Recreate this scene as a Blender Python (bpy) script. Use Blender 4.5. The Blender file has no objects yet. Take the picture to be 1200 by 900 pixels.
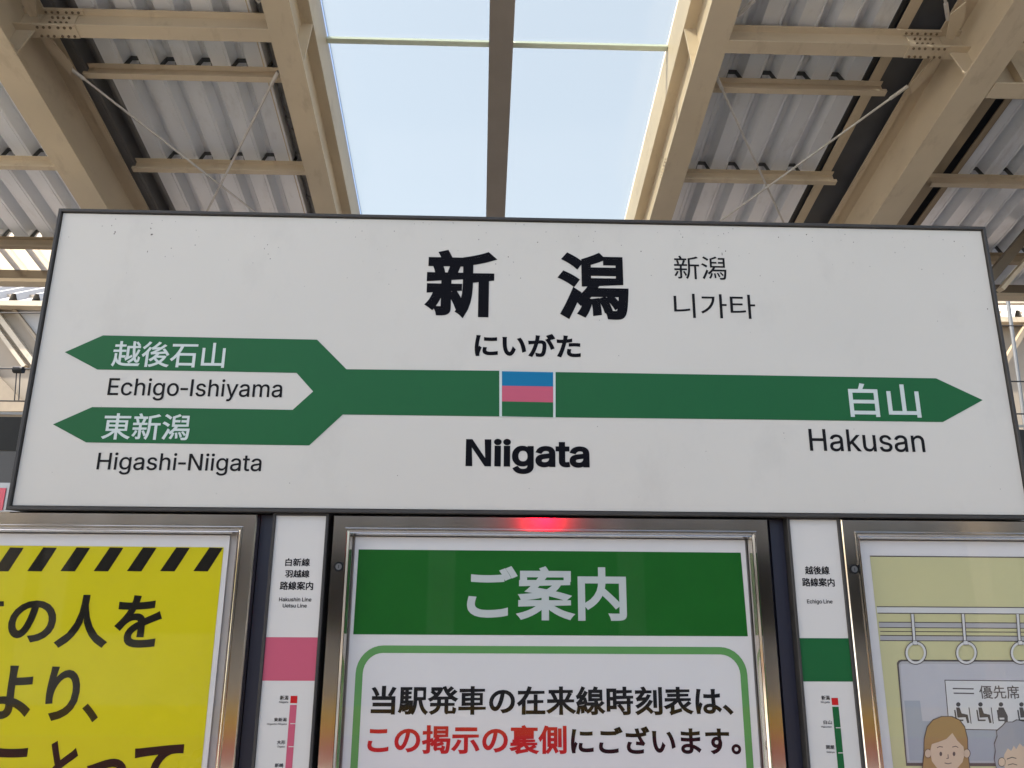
import bpy, bmesh, math, json, random
from mathutils import Vector, Matrix
from mathutils.noise import noise
random.seed(7)
S = bpy.context.scene
COL = S.collection

# ------------------------------------------------------------------ camera, sky, sun, exposure
CAM = Vector((-0.073723, -1.459625, 1.55))
FWD = Vector((0.02548352, 0.96833537, 0.24834896)); RGT = Vector((0.99957824, -0.02814303, 0.0071638)); UPV = Vector((-0.01392625, -0.24806165, 0.96864414))
FPX = 860.0                                   # focal length for a 1200 px wide picture
cd = bpy.data.cameras.new('camera'); cam = bpy.data.objects.new('camera', cd); COL.objects.link(cam)
cd.sensor_width = 36; cd.lens = FPX / 1200 * 36; cd.clip_start = 0.05; cd.clip_end = 600
cam.matrix_world = Matrix(((RGT.x, UPV.x, -FWD.x, CAM.x), (RGT.y, UPV.y, -FWD.y, CAM.y), (RGT.z, UPV.z, -FWD.z, CAM.z), (0, 0, 0, 1)))
S.camera = cam
SUN_EL, SUN_AZ = 50.0, 252.0                  # azimuth from north (the +y axis), clockwise: behind and to the left
w = bpy.data.worlds.new('World'); S.world = w; w.use_nodes = True
wn = w.node_tree; bg = wn.nodes['Background']; bg.inputs[1].default_value = 0.13
sky = wn.nodes.new('ShaderNodeTexSky'); sky.sky_type = 'NISHITA'; sky.sun_disc = False
sky.sun_elevation = math.radians(SUN_EL); sky.sun_rotation = math.radians(SUN_AZ)
sky.air_density = 1.0; sky.dust_density = 3.0; sky.ozone_density = 1.0
wn.links.new(sky.outputs[0], bg.inputs[0])
sd = bpy.data.lights.new('sun', 'SUN'); sd.energy = 3.4; sd.angle = math.radians(0.55); sd.color = (1.0, 0.95, 0.87)
so = bpy.data.objects.new('sun', sd); COL.objects.link(so); so.location = (-20, -10, 30)
e, a = math.radians(SUN_EL), math.radians(SUN_AZ)
so.rotation_euler = Vector((math.cos(e) * math.sin(a), math.cos(e) * math.cos(a), math.sin(e))).to_track_quat('Z', 'Y').to_euler()
S.view_settings.view_transform = 'Standard'; S.view_settings.look = 'None'
S.view_settings.exposure = 1.78; S.view_settings.gamma = 1.0

# ------------------------------------------------------------------ materials
def mat(name, col, rough=0.5, metal=0.0, spec=0.5, noise_amt=0.0, scale=8.0, bump=0.0, bscale=60.0, aniso=None, coat=0.0, stain=None):
    m = bpy.data.materials.new(name); m.use_nodes = True
    nt = m.node_tree; p = nt.nodes['Principled BSDF']
    p.inputs['Base Color'].default_value = (*col, 1); p.inputs['Roughness'].default_value = rough
    p.inputs['Metallic'].default_value = metal; p.inputs['Specular IOR Level'].default_value = spec
    p.inputs['Coat Weight'].default_value = coat
    if noise_amt or bump:
        tc = nt.nodes.new('ShaderNodeTexCoord')
    if noise_amt:
        mp = nt.nodes.new('ShaderNodeMapping'); nt.links.new(tc.outputs['Object'], mp.inputs[0])
        if aniso: mp.inputs['Scale'].default_value = aniso
        n = nt.nodes.new('ShaderNodeTexNoise'); n.inputs['Scale'].default_value = scale; n.inputs['Detail'].default_value = 6
        nt.links.new(mp.outputs[0], n.inputs['Vector'])
        r = nt.nodes.new('ShaderNodeMapRange'); r.inputs[1].default_value = 0.3; r.inputs[2].default_value = 0.7
        r.inputs[3].default_value = 1 - noise_amt; r.inputs[4].default_value = 1 + noise_amt
        nt.links.new(n.outputs[0], r.inputs[0])
        v = nt.nodes.new('ShaderNodeVectorMath'); v.operation = 'SCALE'; v.inputs[0].default_value = col
        nt.links.new(r.outputs[0], v.inputs['Scale']); nt.links.new(v.outputs[0], p.inputs['Base Color'])
        r2 = nt.nodes.new('ShaderNodeMapRange'); r2.inputs[1].default_value = 0.3; r2.inputs[2].default_value = 0.7
        r2.inputs[3].default_value = max(0.02, rough * (1 - 1.2 * noise_amt)); r2.inputs[4].default_value = min(1, rough * (1 + 1.2 * noise_amt))
        nt.links.new(n.outputs[0], r2.inputs[0]); nt.links.new(r2.outputs[0], p.inputs['Roughness'])
    if bump:
        n2 = nt.nodes.new('ShaderNodeTexNoise'); n2.inputs['Scale'].default_value = bscale; n2.inputs['Detail'].default_value = 4
        nt.links.new(tc.outputs['Object'], n2.inputs['Vector'])
        b = nt.nodes.new('ShaderNodeBump'); b.inputs['Strength'].default_value = bump; b.inputs['Distance'].default_value = 0.01
        nt.links.new(n2.outputs[0], b.inputs['Height']); nt.links.new(b.outputs[0], p.inputs['Normal'])
    if stain:                                   # grime and rust in broken streaks of their own
        tc2 = nt.nodes.new('ShaderNodeTexCoord'); mp2 = nt.nodes.new('ShaderNodeMapping'); mp2.inputs['Scale'].default_value = (5, 1.8, 3.2)
        nt.links.new(tc2.outputs['Object'], mp2.inputs[0]); n3 = nt.nodes.new('ShaderNodeTexNoise'); n3.inputs['Scale'].default_value = 1.3; n3.inputs['Detail'].default_value = 9; n3.inputs['Roughness'].default_value = 0.68
        nt.links.new(mp2.outputs[0], n3.inputs['Vector'])
        r3 = nt.nodes.new('ShaderNodeMapRange'); r3.inputs[1].default_value = 0.55; r3.inputs[2].default_value = 0.78; r3.inputs[3].default_value = 0; r3.inputs[4].default_value = 0.42
        nt.links.new(n3.outputs[0], r3.inputs[0]); mx = nt.nodes.new('ShaderNodeMix'); mx.data_type = 'RGBA'
        nt.links.new(r3.outputs[0], mx.inputs[0]); src = p.inputs['Base Color'].links[0].from_socket; nt.links.new(src, mx.inputs[6]); mx.inputs[7].default_value = (*stain, 1)
        nt.links.new(mx.outputs[2], p.inputs['Base Color'])
    return m

M = dict(
    beige=mat('beige_steel_paint', (0.57, 0.48, 0.35), 0.5, spec=0.3, noise_amt=0.08, stain=(0.20, 0.13, 0.07), scale=1.6, bump=0.12, bscale=9),
    beige_dark=mat('dark_beige_paint', (0.30, 0.235, 0.155), 0.55, noise_amt=0.15, scale=3),  # darker tone of the beige paint
    deck=mat('galvanised_deck', (0.84, 0.86, 0.89), 0.30, metal=0.35, noise_amt=0.05, scale=1.2, aniso=(1, 0.25, 1), bump=0.12, bscale=1.6, stain=(0.40, 0.37, 0.33)),
    eave=mat('dark_brown_paint', (0.13, 0.10, 0.065), 0.5, noise_amt=0.15, scale=3),  # dark brown for the eave beam and knee brace
    deckdark=mat('shaded_deck', (0.20, 0.20, 0.20), 0.4, metal=0.2, noise_amt=0.15, scale=3),  # deck lying in shade, the shade put into its colour
    gutter_gap=mat('dark_gutter_paint', (0.075, 0.08, 0.09), 0.5, noise_amt=0.2, scale=3),
    black=mat('black_rubber', (0.02, 0.02, 0.02), 0.6),
    clip=mat('dark_steel_clip', (0.07, 0.075, 0.075), 0.45, metal=0.3),
    pipe=mat('grey_pipe', (0.13, 0.13, 0.13), 0.35, metal=0.3, noise_amt=0.2, scale=12),
    rod=mat('galvanised_rod', (0.62, 0.60, 0.57), 0.4, metal=0.4, noise_amt=0.1, scale=20),
    bolt=mat('bolt_head', (0.17, 0.125, 0.08), 0.45),
    mullion=mat('grey_brown_paint', (0.26, 0.235, 0.21), 0.45, noise_amt=0.06, scale=4),
    gasket=mat('green_gasket', (0.66, 0.74, 0.62), 0.6),
    signwhite=mat('enamel_white', (0.59, 0.555, 0.48), 0.36, spec=0.35, noise_amt=0.03, scale=1.8, bump=0.02, bscale=3, stain=(0.47, 0.44, 0.38)),
    signframe=mat('charcoal_frame', (0.046, 0.042, 0.037), 0.5, spec=0.3, noise_amt=0.15, scale=12),
    signback=mat('sign_box_grey', (0.25, 0.25, 0.25), 0.5),
    ink=mat('black_ink', (0.006, 0.006, 0.008), 0.55, spec=0.05),
    inkthin=mat('black_ink_thin', (0.010, 0.009, 0.009), 0.5, spec=0.12),
    green=mat('green_band', (0.011, 0.105, 0.030), 0.4, spec=0.2, noise_amt=0.03, scale=5),
    blue=mat('blue_band', (0.001, 0.15, 0.30), 0.38, spec=0.2),
    pink=mat('pink_band', (0.50, 0.095, 0.145), 0.4, spec=0.2),
    whiteink=mat('white_ink', (0.54, 0.59, 0.54), 0.4),
    speck=mat('dirt_speck', (0.12, 0.10, 0.08), 0.8),
    steel=mat('brushed_stainless', (0.57, 0.54, 0.50), 0.12, metal=1.0, noise_amt=0.06, scale=14, aniso=(1, 1, .15)),
    steeldark=mat('lock_steel', (0.012, 0.012, 0.012), 0.6, spec=0.1),
    lockgrey=mat('lock_barrel_grey', (0.13, 0.13, 0.125), 0.35, metal=0.3),
    navy=mat('navy_post_paint', (0.020, 0.022, 0.036), 0.40, noise_amt=0.1, scale=6),
    paper=mat('poster_paper', (0.72, 0.69, 0.655), 0.6, spec=0.2, bump=0.08, bscale=5),
    liner=mat('case_liner', (0.44, 0.40, 0.36), 0.5, noise_amt=0.05, scale=8),
    strip=mat('strip_white', (0.61, 0.58, 0.52), 0.4, spec=0.3, noise_amt=0.02, scale=3),
    pgreen=mat('poster_green', (0.010, 0.125, 0.014), 0.5, spec=0.15, noise_amt=0.05, scale=10, bump=0.1, bscale=6),
    pgreen2=mat('poster_light_green', (0.095, 0.30, 0.07), 0.5),
    pwhite=mat('poster_white_ink', (0.53, 0.56, 0.53), 0.5),
    red=mat('red_ink', (0.50, 0.016, 0.016), 0.5, spec=0.15),
    yellow=mat('yellow_poster_paper', (0.66, 0.57, 0.003), 0.28, spec=0.4, noise_amt=0.03, scale=4, bump=0.6, bscale=4),
    yblack=mat('poster_black', (0.012, 0.010, 0.006), 0.5, spec=0.12),
    cream=mat('poster_cream', (0.58, 0.545, 0.29), 0.5, spec=0.15, bump=0.1, bscale=5),
    lilac=mat('window_lilac', (0.50, 0.49, 0.495), 0.5),
    bluegrey=mat('window_bluegrey', (0.36, 0.38, 0.40), 0.5),
    drawgrey=mat('drawing_grey', (0.42, 0.41, 0.40), 0.5),
    drawpale=mat('drawing_pale', (0.64, 0.63, 0.59), 0.5),
    line=mat('drawing_line', (0.10, 0.08, 0.07), 0.5),
    skin=mat('drawn_skin', (0.62, 0.46, 0.32), 0.5),
    hair=mat('drawn_brown_hair', (0.36, 0.22, 0.085), 0.5),
    greyhair=mat('drawn_grey_hair', (0.33, 0.33, 0.34), 0.5),
    picto=mat('pictogram_ink', (0.06, 0.055, 0.055), 0.5),
    concrete=mat('platform_concrete', (0.60, 0.58, 0.54), 0.8, noise_amt=0.15, scale=2, bump=0.2, bscale=20),
    dark_floor=mat('unseen_dark_floor', (0.07, 0.07, 0.07), 0.85, noise_amt=0.2, scale=5, bump=0.3, bscale=40),  # unseen floor behind the sign, dark to cut bounce light
    ballast=mat('track_ballast', (0.12, 0.10, 0.085), 0.95, noise_amt=0.3, scale=6, bump=0.8, bscale=15),
    tactile=mat('tactile_yellow', (0.65, 0.45, 0.03), 0.7),
    trainbody=mat('train_stainless', (0.36, 0.36, 0.36), 0.35, metal=0.6, noise_amt=0.08, scale=3),
    trainroof=mat('train_roof_grey', (0.30, 0.30, 0.29), 0.6),
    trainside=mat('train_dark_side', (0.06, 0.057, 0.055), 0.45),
    trainwin=mat('train_window', (0.020, 0.019, 0.017), 0.35, spec=0.15),
    trainpink=mat('train_pink_stripe', (0.75, 0.10, 0.14), 0.35),
    trainyellow=mat('train_yellow_stripe', (0.80, 0.50, 0.02), 0.35),
    cladding=mat('cream_cladding', (0.33, 0.27, 0.195), 0.6, noise_amt=0.05, scale=1.5),
    pale=mat('pale_cladding', (0.45, 0.425, 0.39), 0.6, noise_amt=0.04, scale=1.5),
    wire=mat('black_wire', (0.02, 0.02, 0.02), 0.5),
)
IOR = 1.62        # both faces of the sheet reflect
def glass_sheet(name, tint, gloss_rough=0.03, translucent=None, tw=0.0):
    m = bpy.data.materials.new(name); m.use_nodes = True; nt = m.node_tree
    for n in list(nt.nodes): nt.nodes.remove(n)
    out = nt.nodes.new('ShaderNodeOutputMaterial'); t = nt.nodes.new('ShaderNodeBsdfTransparent'); t.inputs[0].default_value = (*tint, 1)
    g = nt.nodes.new('ShaderNodeBsdfGlossy'); g.inputs['Roughness'].default_value = gloss_rough
    base = t.outputs[0]
    if translucent:
        tl = nt.nodes.new('ShaderNodeBsdfTranslucent'); tl.inputs[0].default_value = (*translucent, 1)
        mx = nt.nodes.new('ShaderNodeMixShader'); mx.inputs[0].default_value = tw
        nt.links.new(base, mx.inputs[1]); nt.links.new(tl.outputs[0], mx.inputs[2]); base = mx.outputs[0]
    f = nt.nodes.new('ShaderNodeFresnel'); gm = nt.nodes.new('ShaderNodeNewGeometry'); ma = nt.nodes.new('ShaderNodeMath'); ma.operation = 'MULTIPLY_ADD'
    ma.inputs[1].default_value = 1 / IOR - IOR; ma.inputs[2].default_value = IOR      # the same reflectance from both sides of the sheet
    nt.links.new(gm.outputs['Backfacing'], ma.inputs[0]); nt.links.new(ma.outputs[0], f.inputs[0])
    m2 = nt.nodes.new('ShaderNodeMixShader'); nt.links.new(f.outputs[0], m2.inputs[0])
    nt.links.new(base, m2.inputs[1]); nt.links.new(g.outputs[0], m2.inputs[2]); nt.links.new(m2.outputs[0], out.inputs[0])
    return m
M['glass'] = glass_sheet('clear_case_glass', (0.97, 0.97, 0.96))
M['skyglass'] = glass_sheet('milky_skylight_glass', (0.450, 0.452, 0.385), 0.1, (0.37, 0.41, 0.42), 0.35)
M['eave_glow'] = glass_sheet('added_translucent_sheet', (0.5, 0.48, 0.42), 0.4, (0.75, 0.68, 0.58), 0.8)  # added glow for the deck end that is lit from below
lamp = bpy.data.materials.new('lit_red_lamp'); lamp.use_nodes = True; lp = lamp.node_tree.nodes['Principled BSDF']
lp.inputs['Base Color'].default_value = (0.4, 0, 0, 1); lp.inputs['Emission Color'].default_value = (1.0, 0.004, 0.03, 1); lp.inputs['Emission Strength'].default_value = 55
M['redlamp'] = lamp

# ------------------------------------------------------------------ helpers
def origin(o):
    v = Vector((0, 0, 0))
    while o: v = v + o.location; o = o.parent
    return v
def tag(o, label=None, cat=None, group=None, kind=None):
    if label: o['label'] = label
    if cat: o['category'] = cat
    if group: o['group'] = group
    if kind: o['kind'] = kind
    return o
def thing(name, label, cat, loc, group=None):
    o = bpy.data.objects.new(name, None); COL.objects.link(o); o.location = loc; o.empty_display_size = 0.1
    return tag(o, label, cat, group)
def mesh(name, verts, faces, m, parent=None, smooth=False, kind=None, label=None):
    off = origin(parent) if parent else Vector((0, 0, 0))
    me = bpy.data.meshes.new(name); me.from_pydata([tuple(Vector(v) - off) for v in verts], [], faces); me.update()
    if m: me.materials.append(M[m] if isinstance(m, str) else m)
    if smooth:
        for p in me.polygons: p.use_smooth = True
    o = bpy.data.objects.new(name, me); COL.objects.link(o); o.parent = parent
    if kind: o['kind'] = kind
    if label: o['label'] = label
    return o
BOXF = [(0, 3, 2, 1), (4, 5, 6, 7), (0, 1, 5, 4), (1, 2, 6, 5), (2, 3, 7, 6), (3, 0, 4, 7)]
class MB:
    def __init__(s): s.v = []; s.f = []
    def add(s, vs, fs):
        n = len(s.v); s.v += [Vector(q) for q in vs]; s.f += [tuple(i + n for i in f) for f in fs]; return s
    def box(s, x0, x1, y0, y1, z0, z1, T=None):
        P = [(x0, y0, z0), (x1, y0, z0), (x1, y1, z0), (x0, y1, z0), (x0, y0, z1), (x1, y0, z1), (x1, y1, z1), (x0, y1, z1)]
        if T: P = [T(*p) for p in P]
        return s.add(P, BOXF)
    def tube(s, a, b, r, n=10, r2=None):
        a, b = Vector(a), Vector(b); d = (b - a).normalized(); q = d.orthogonal().normalized(); w_ = d.cross(q); r2 = r if r2 is None else r2
        vs = []
        for c, rr in ((a, r), (b, r2)):
            for i in range(n):
                t = 2 * math.pi * i / n; vs.append(c + (q * math.cos(t) + w_ * math.sin(t)) * rr)
        fs = [(i, (i + 1) % n, n + (i + 1) % n, n + i) for i in range(n)] + [tuple(range(n - 1, -1, -1)), tuple(range(n, 2 * n))]
        return s.add(vs, fs)
    def prism(s, poly, T, n0, n1):          # poly of (a, b), extruded from n0 to n1, through T(a, b, n)
        k = len(poly); vs = [T(p[0], p[1], n0) for p in poly] + [T(p[0], p[1], n1) for p in poly]
        fs = [tuple(range(k - 1, -1, -1)), tuple(range(k, 2 * k))] + [(i, (i + 1) % k, k + (i + 1) % k, k + i) for i in range(k)]
        return s.add(vs, fs)
    def build(s, name, m, parent=None, bevel=0.0, **kw):
        o = mesh(name, s.v, s.f, m, parent, **kw)
        if bevel:
            bm = bmesh.new(); bm.from_mesh(o.data); bmesh.ops.recalc_face_normals(bm, faces=bm.faces)
            bmesh.ops.bevel(bm, geom=bm.edges[:], offset=bevel, segments=1, affect='EDGES'); bm.to_mesh(o.data); bm.free()
        return o
def on(px, py, y=0.0):                      # where the line of sight meets the upright plane at depth y
    d = FWD + RGT * ((px - 600) / FPX) - UPV * ((py - 450) / FPX)
    t = (y - CAM.y) / d.y; return CAM + d * t
def flat(name, pts, m, parent, y, **kw):    # flat print: polygon at depth y, pts are (x, z)
    return mesh(name, [(p[0], y, p[1]) for p in pts], [tuple(range(len(pts)))], m, parent, **kw)
def pflat(name, pxs, m, parent, y, **kw):
    P = [on(p[0], p[1], y) for p in pxs]
    return flat(name, [(p.x, p.z) for p in P], m, parent, y, **kw)
def dup(root, delta, keep_parent=None):
    c = root.copy(); COL.objects.link(c); c.parent = keep_parent
    c.location = root.location + Vector(delta)
    for ch in [o for o in bpy.data.objects if o.parent == root]:
        d = ch.copy(); COL.objects.link(d); d.parent = c
        for g in [o for o in bpy.data.objects if o.parent == ch]:
            h = g.copy(); COL.objects.link(h); h.parent = d
    return c

# ------------------------------------------------------------------ lettering: outlines filled, then made bolder by a mitred rim
GL = json.loads('''{"-":[270,[[25,180,25,236,245,236,245,180]]],"E":[419,[[60,0,60,509,372,509,372,452,125,452,125,286,355,286,355,229,125,229,125,57,375,57,375,0]]],"H":[517,[[60,0,60,509,125,509,125,289,392,289,392,509,457,509,457,0,392,0,392,232,125,232,125,0]]],"I":[190,[[62,0,62,509,128,509,128,0]]],"L":[393,[[60,0,60,509,125,509,125,57,361,57,361,0]]],"N":[523,[[60,0,60,509,133,509,395,105,395,509,463,509,463,0,390,0,128,404,128,0]]],"O":[533,[[267,-7,235,-5,205,1,177,11,150,25,126,42,105,63,86,88,70,115,57,146,48,179,42,215,40,254,42,293,48,329,57,362,70,393,86,421,105,445,126,466,150,484,177,498,205,508,235,514,267,516,299,514,329,508,357,498,384,484,408,466,429,445,448,421,464,393,477,362,486,329,491,293,493,254,491,215,486,179,477,146,464,115,448,88,429,63,408,42,384,25,357,11,329,1,299,-5],[267,53,296,55,324,63,349,76,372,94,392,116,408,144,420,176,428,213,430,254,428,295,420,332,408,365,392,392,372,415,349,433,324,446,296,453,267,456,237,453,210,445,184,433,161,415,142,392,125,364,113,332,106,295,103,254,106,213,113,176,125,144,142,117,161,94,184,76,210,63,237,55]]],"S":[447,[[224,-9,188,-7,156,-1,128,9,102,23,81,40,64,60,51,83,42,109,38,137,104,137,108,118,114,102,123,88,136,76,150,66,166,59,185,53,204,50,224,49,246,50,267,54,286,60,303,69,317,79,329,92,338,106,344,122,346,139,344,154,340,168,332,179,322,189,310,197,296,205,245,222,184,239,145,253,112,269,86,289,67,313,56,341,52,372,54,400,62,425,75,448,92,468,113,484,138,498,165,508,195,514,227,516,259,514,289,508,316,498,340,484,360,468,377,449,390,427,398,403,401,378,337,378,332,402,320,421,302,437,280,449,254,456,225,459,204,457,185,454,167,448,152,440,139,430,129,418,121,405,117,391,115,376,117,359,122,345,131,334,142,324,155,315,169,308,212,293,264,279,312,264,328,256,344,248,359,238,372,226,384,213,395,198,402,180,407,161,408,139,406,112,399,87,386,64,370,43,349,25,323,11,294,0,261,-7]]],"U":[517,[[259,-8,220,-6,186,2,154,15,126,33,103,55,85,80,71,108,63,140,60,173,60,509,124,509,124,178,126,155,132,133,141,113,153,95,169,80,187,68,208,59,232,53,259,52,285,53,309,59,331,68,349,80,364,95,377,113,385,133,391,155,393,178,393,509,457,509,457,173,454,140,446,108,433,80,414,55,391,33,363,15,332,2,297,-6]]],"a":[389,[[160,-9,137,-7,115,-3,94,5,76,15,60,29,48,45,38,63,32,84,30,108,32,128,36,146,43,161,53,174,64,184,78,193,92,200,108,206,125,211,178,220,234,227,265,235,276,255,276,257,275,272,272,285,267,297,260,307,251,315,240,322,227,327,212,330,196,331,178,330,163,327,149,322,118,301,100,274,41,291,51,313,64,331,79,346,95,358,114,368,133,375,153,380,173,383,194,384,239,379,255,375,271,369,286,360,300,350,312,336,322,320,330,301,335,278,337,251,337,0,277,0,277,52,272,52,252,25,242,16,229,8,215,1,199,-4,181,-7],[170,45,192,47,211,51,228,59,242,68,254,80,263,93,270,108,274,122,276,138,276,190,259,182,231,176,200,171,175,168,134,159,122,153,112,147,103,139,97,130,93,118,92,105,93,93,96,82,102,72,109,64,119,57,130,52,142,48,156,46]]],"c":[396,[[207,-8,174,-5,144,3,117,16,93,35,72,58,56,85,44,116,37,150,34,187,37,225,44,260,56,291,72,318,93,341,117,360,144,374,174,382,207,384,226,384,243,381,260,377,276,371,291,364,305,356,318,346,330,335,340,322,349,308,356,293,362,277,303,262,290,289,270,311,242,325,207,330,184,328,163,321,145,310,130,296,118,278,108,258,102,236,98,212,96,187,98,163,102,139,108,117,118,97,130,80,145,66,163,55,184,49,207,46,243,52,271,66,292,89,304,117,363,102,357,86,350,70,341,56,331,43,319,32,306,21,292,12,277,5,261,-1,244,-5,226,-7]]],"e":[404,[[212,-8,177,-5,145,3,117,16,92,35,72,58,56,85,44,116,37,150,34,187,36,224,44,258,55,290,71,317,91,340,115,359,142,373,172,382,205,384,226,383,246,380,266,374,285,366,303,355,319,341,334,324,347,305,357,282,365,256,370,227,371,194,371,169,75,169,75,221,338,221,310,202,308,226,304,248,298,269,288,286,277,301,263,314,246,323,227,328,205,330,183,328,164,323,146,313,131,301,119,286,109,270,102,251,97,231,96,211,96,178,98,151,102,127,110,106,121,88,135,73,151,61,169,53,190,48,212,46,227,47,241,49,254,53,265,58,276,65,285,73,294,82,300,93,306,105,365,91,358,72,348,55,335,39,320,26,302,14,283,4,261,-3,237,-7]]],"g":[425,[[207,-151,180,-149,156,-146,134,-140,114,-132,97,-122,82,-110,70,-97,59,-84,51,-69,101,-41,122,-66,131,-74,142,-82,154,-88,169,-93,187,-96,207,-97,236,-95,261,-87,282,-75,298,-58,308,-34,311,-6,311,68,306,68,287,41,277,32,266,23,252,16,236,10,217,6,195,5,165,7,138,14,113,27,90,43,71,65,55,90,43,120,36,154,34,191,36,229,43,263,55,293,71,320,90,342,112,361,138,374,166,382,196,384,218,383,237,379,253,373,267,365,279,356,288,346,308,319,313,319,313,379,372,379,372,-9,370,-40,363,-67,350,-90,334,-109,314,-124,291,-136,265,-144,237,-149],[205,59,227,61,246,66,264,75,278,87,290,103,300,121,307,142,311,166,312,193,311,219,307,242,300,264,291,283,279,299,264,312,247,322,227,328,205,330,182,328,163,322,145,312,130,298,118,282,109,262,102,241,98,218,96,193,98,167,102,144,109,123,118,104,131,88,145,76,163,66,183,61]]],"h":[410,[[114,227,114,0,53,0,53,509,114,509,114,287,102,287,116,319,132,344,152,362,175,374,200,382,227,384,252,383,275,377,295,369,313,356,328,340,341,321,350,298,355,271,357,240,357,0,296,0,296,235,293,263,286,286,273,304,256,318,235,326,210,329,192,328,176,324,161,317,147,308,136,297,126,283,119,266,115,248]]],"i":[167,[[53,0,53,379,114,379,114,0],[84,443,73,444,63,448,54,455,47,463,43,472,41,483,43,494,47,504,54,512,63,518,73,522,84,524,95,522,105,518,114,512,121,504,125,494,126,483,125,472,121,463,114,455,105,448,95,444]]],"k":[381,[[110,137,110,212,121,212,284,379,360,379,184,199,177,199],[53,0,53,509,114,509,114,0],[294,0,148,186,191,229,372,0]]],"m":[610,[[53,0,53,379,112,379,112,295,108,295,114,314,122,331,132,346,144,358,158,368,172,376,187,382,203,385,219,386,245,383,268,375,287,361,303,342,314,320,321,295,312,295,318,312,326,329,337,343,350,356,364,366,381,375,398,381,417,385,437,386,458,385,478,380,497,372,514,361,529,346,541,328,550,307,555,283,557,255,557,0,496,0,496,254,493,279,485,298,473,313,456,323,438,329,419,330,402,329,387,326,374,320,363,312,353,302,345,290,340,277,336,263,335,247,335,0,274,0,274,260,272,280,265,297,253,311,238,322,220,328,199,330,185,329,171,326,158,320,145,312,135,302,126,289,119,274,115,257,114,238,114,0]]],"n":[410,[[114,227,114,0,53,0,53,379,112,379,112,287,102,287,116,319,132,344,152,362,175,374,200,382,227,384,252,383,275,377,295,369,313,356,328,340,341,321,350,298,355,271,357,240,357,0,296,0,296,235,293,263,286,286,273,304,256,318,235,326,210,329,192,328,176,324,161,317,147,308,136,297,126,283,119,266,115,248]]],"o":[415,[[207,-8,174,-5,144,3,117,16,93,35,72,58,56,85,44,116,37,150,34,187,37,225,44,260,56,291,72,318,93,341,117,360,144,374,174,382,207,384,241,382,271,374,299,360,323,341,343,318,359,291,371,260,379,225,381,187,379,150,371,116,359,85,343,58,323,35,299,16,271,3,241,-5],[207,46,231,49,252,55,270,66,285,80,298,97,307,117,314,139,318,163,319,187,318,212,314,236,307,258,298,278,285,296,270,310,252,321,231,328,207,330,184,328,163,321,145,310,130,296,118,278,108,258,102,236,98,212,96,187,98,163,102,139,108,117,118,97,130,80,145,66,163,55,184,49]]],"s":[365,[[182,-8,157,-7,133,-3,112,3,93,12,76,24,62,38,50,54,41,73,36,94,94,107,101,87,111,72,124,60,141,52,160,47,181,45,206,47,227,53,244,62,258,74,265,88,268,103,266,115,262,126,254,136,243,144,229,150,212,155,149,170,118,180,92,192,72,208,58,227,50,249,47,274,49,295,55,314,65,332,79,347,95,360,115,370,137,378,161,383,187,384,212,383,234,379,254,372,271,363,286,352,299,339,309,324,318,308,324,290,268,277,262,291,254,304,243,316,228,325,210,331,187,333,166,331,147,326,131,317,119,305,111,292,109,277,110,264,115,253,124,243,136,235,152,229,172,223,229,209,261,200,287,187,306,171,320,153,328,131,331,107,329,85,323,65,312,47,298,31,281,18,260,6,236,-2,210,-7]]],"t":[227,[[204,379,204,327,6,327,6,379],[65,471,126,471,126,98,127,83,130,70,136,61,144,55,156,51,170,50,185,51,202,54,213,2,192,-3,168,-4,138,-1,113,7,92,21,77,41,68,64,65,93]]],"u":[410,[[182,-5,158,-3,135,2,115,11,97,23,82,39,69,59,60,82,54,109,53,139,53,379,114,379,114,144,116,117,124,94,137,75,154,61,175,53,200,50,218,51,234,55,249,62,263,71,274,83,283,97,290,113,295,132,296,153,296,379,357,379,357,0,298,0,298,92,307,92,294,60,277,35,257,17,234,5,209,-3]]],"y":[389,[[47,-139,61,-86,71,-87,104,-89,113,-86,122,-81,130,-74,138,-64,145,-51,151,-36,163,-1,17,379,84,379,165,155,187,87,206,21,184,21,202,87,224,155,305,379,371,379,204,-58,196,-77,187,-93,177,-107,165,-119,153,-128,139,-136,125,-141,109,-144,91,-145,65,-143]]],"z":[380,[[42,0,42,46,254,320,254,323,48,323,48,379,333,379,333,331,126,60,126,56,339,56,339,0]]]}''')
def fill_splines(layers):
    out = []
    for L_ in layers:
        if not L_: continue
        c = bpy.data.curves.new('outline', 'CURVE'); c.dimensions = '2D'; c.fill_mode = 'BOTH'
        for q in L_:
            p = c.splines.new('POLY'); p.points.add(len(q) - 1); p.use_cyclic_u = True
            for i, (x, y) in enumerate(q): p.points[i].co = (x, y, 0, 1)
        out.append(curve_mesh(c))
    return out
def curve_mesh(c):
    o = bpy.data.objects.new('outline', c); COL.objects.link(o)
    dg = bpy.context.evaluated_depsgraph_get(); me = bpy.data.meshes.new_from_object(o.evaluated_get(dg), depsgraph=dg)
    vs = [(v.co.x, v.co.y) for v in me.vertices]; fs = [tuple(p.vertices) for p in me.polygons]
    bpy.data.objects.remove(o); bpy.data.meshes.remove(me); bpy.data.curves.remove(c)
    bm = bmesh.new(); [bm.verts.new((x, y, 0)) for x, y in vs]; bm.verts.ensure_lookup_table()
    for f in fs:
        try: bm.faces.new([bm.verts[i] for i in f])
        except ValueError: pass
    bmesh.ops.remove_doubles(bm, verts=bm.verts, dist=1e-5); bm.normal_update()
    bm.verts.index_update()
    R = ([(v.co.x, v.co.y) for v in bm.verts], [tuple(v.index for v in (f.verts if f.normal.z > 0 else reversed(f.verts))) for f in bm.faces if len(f.verts) > 2])
    bm.free(); return R
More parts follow.
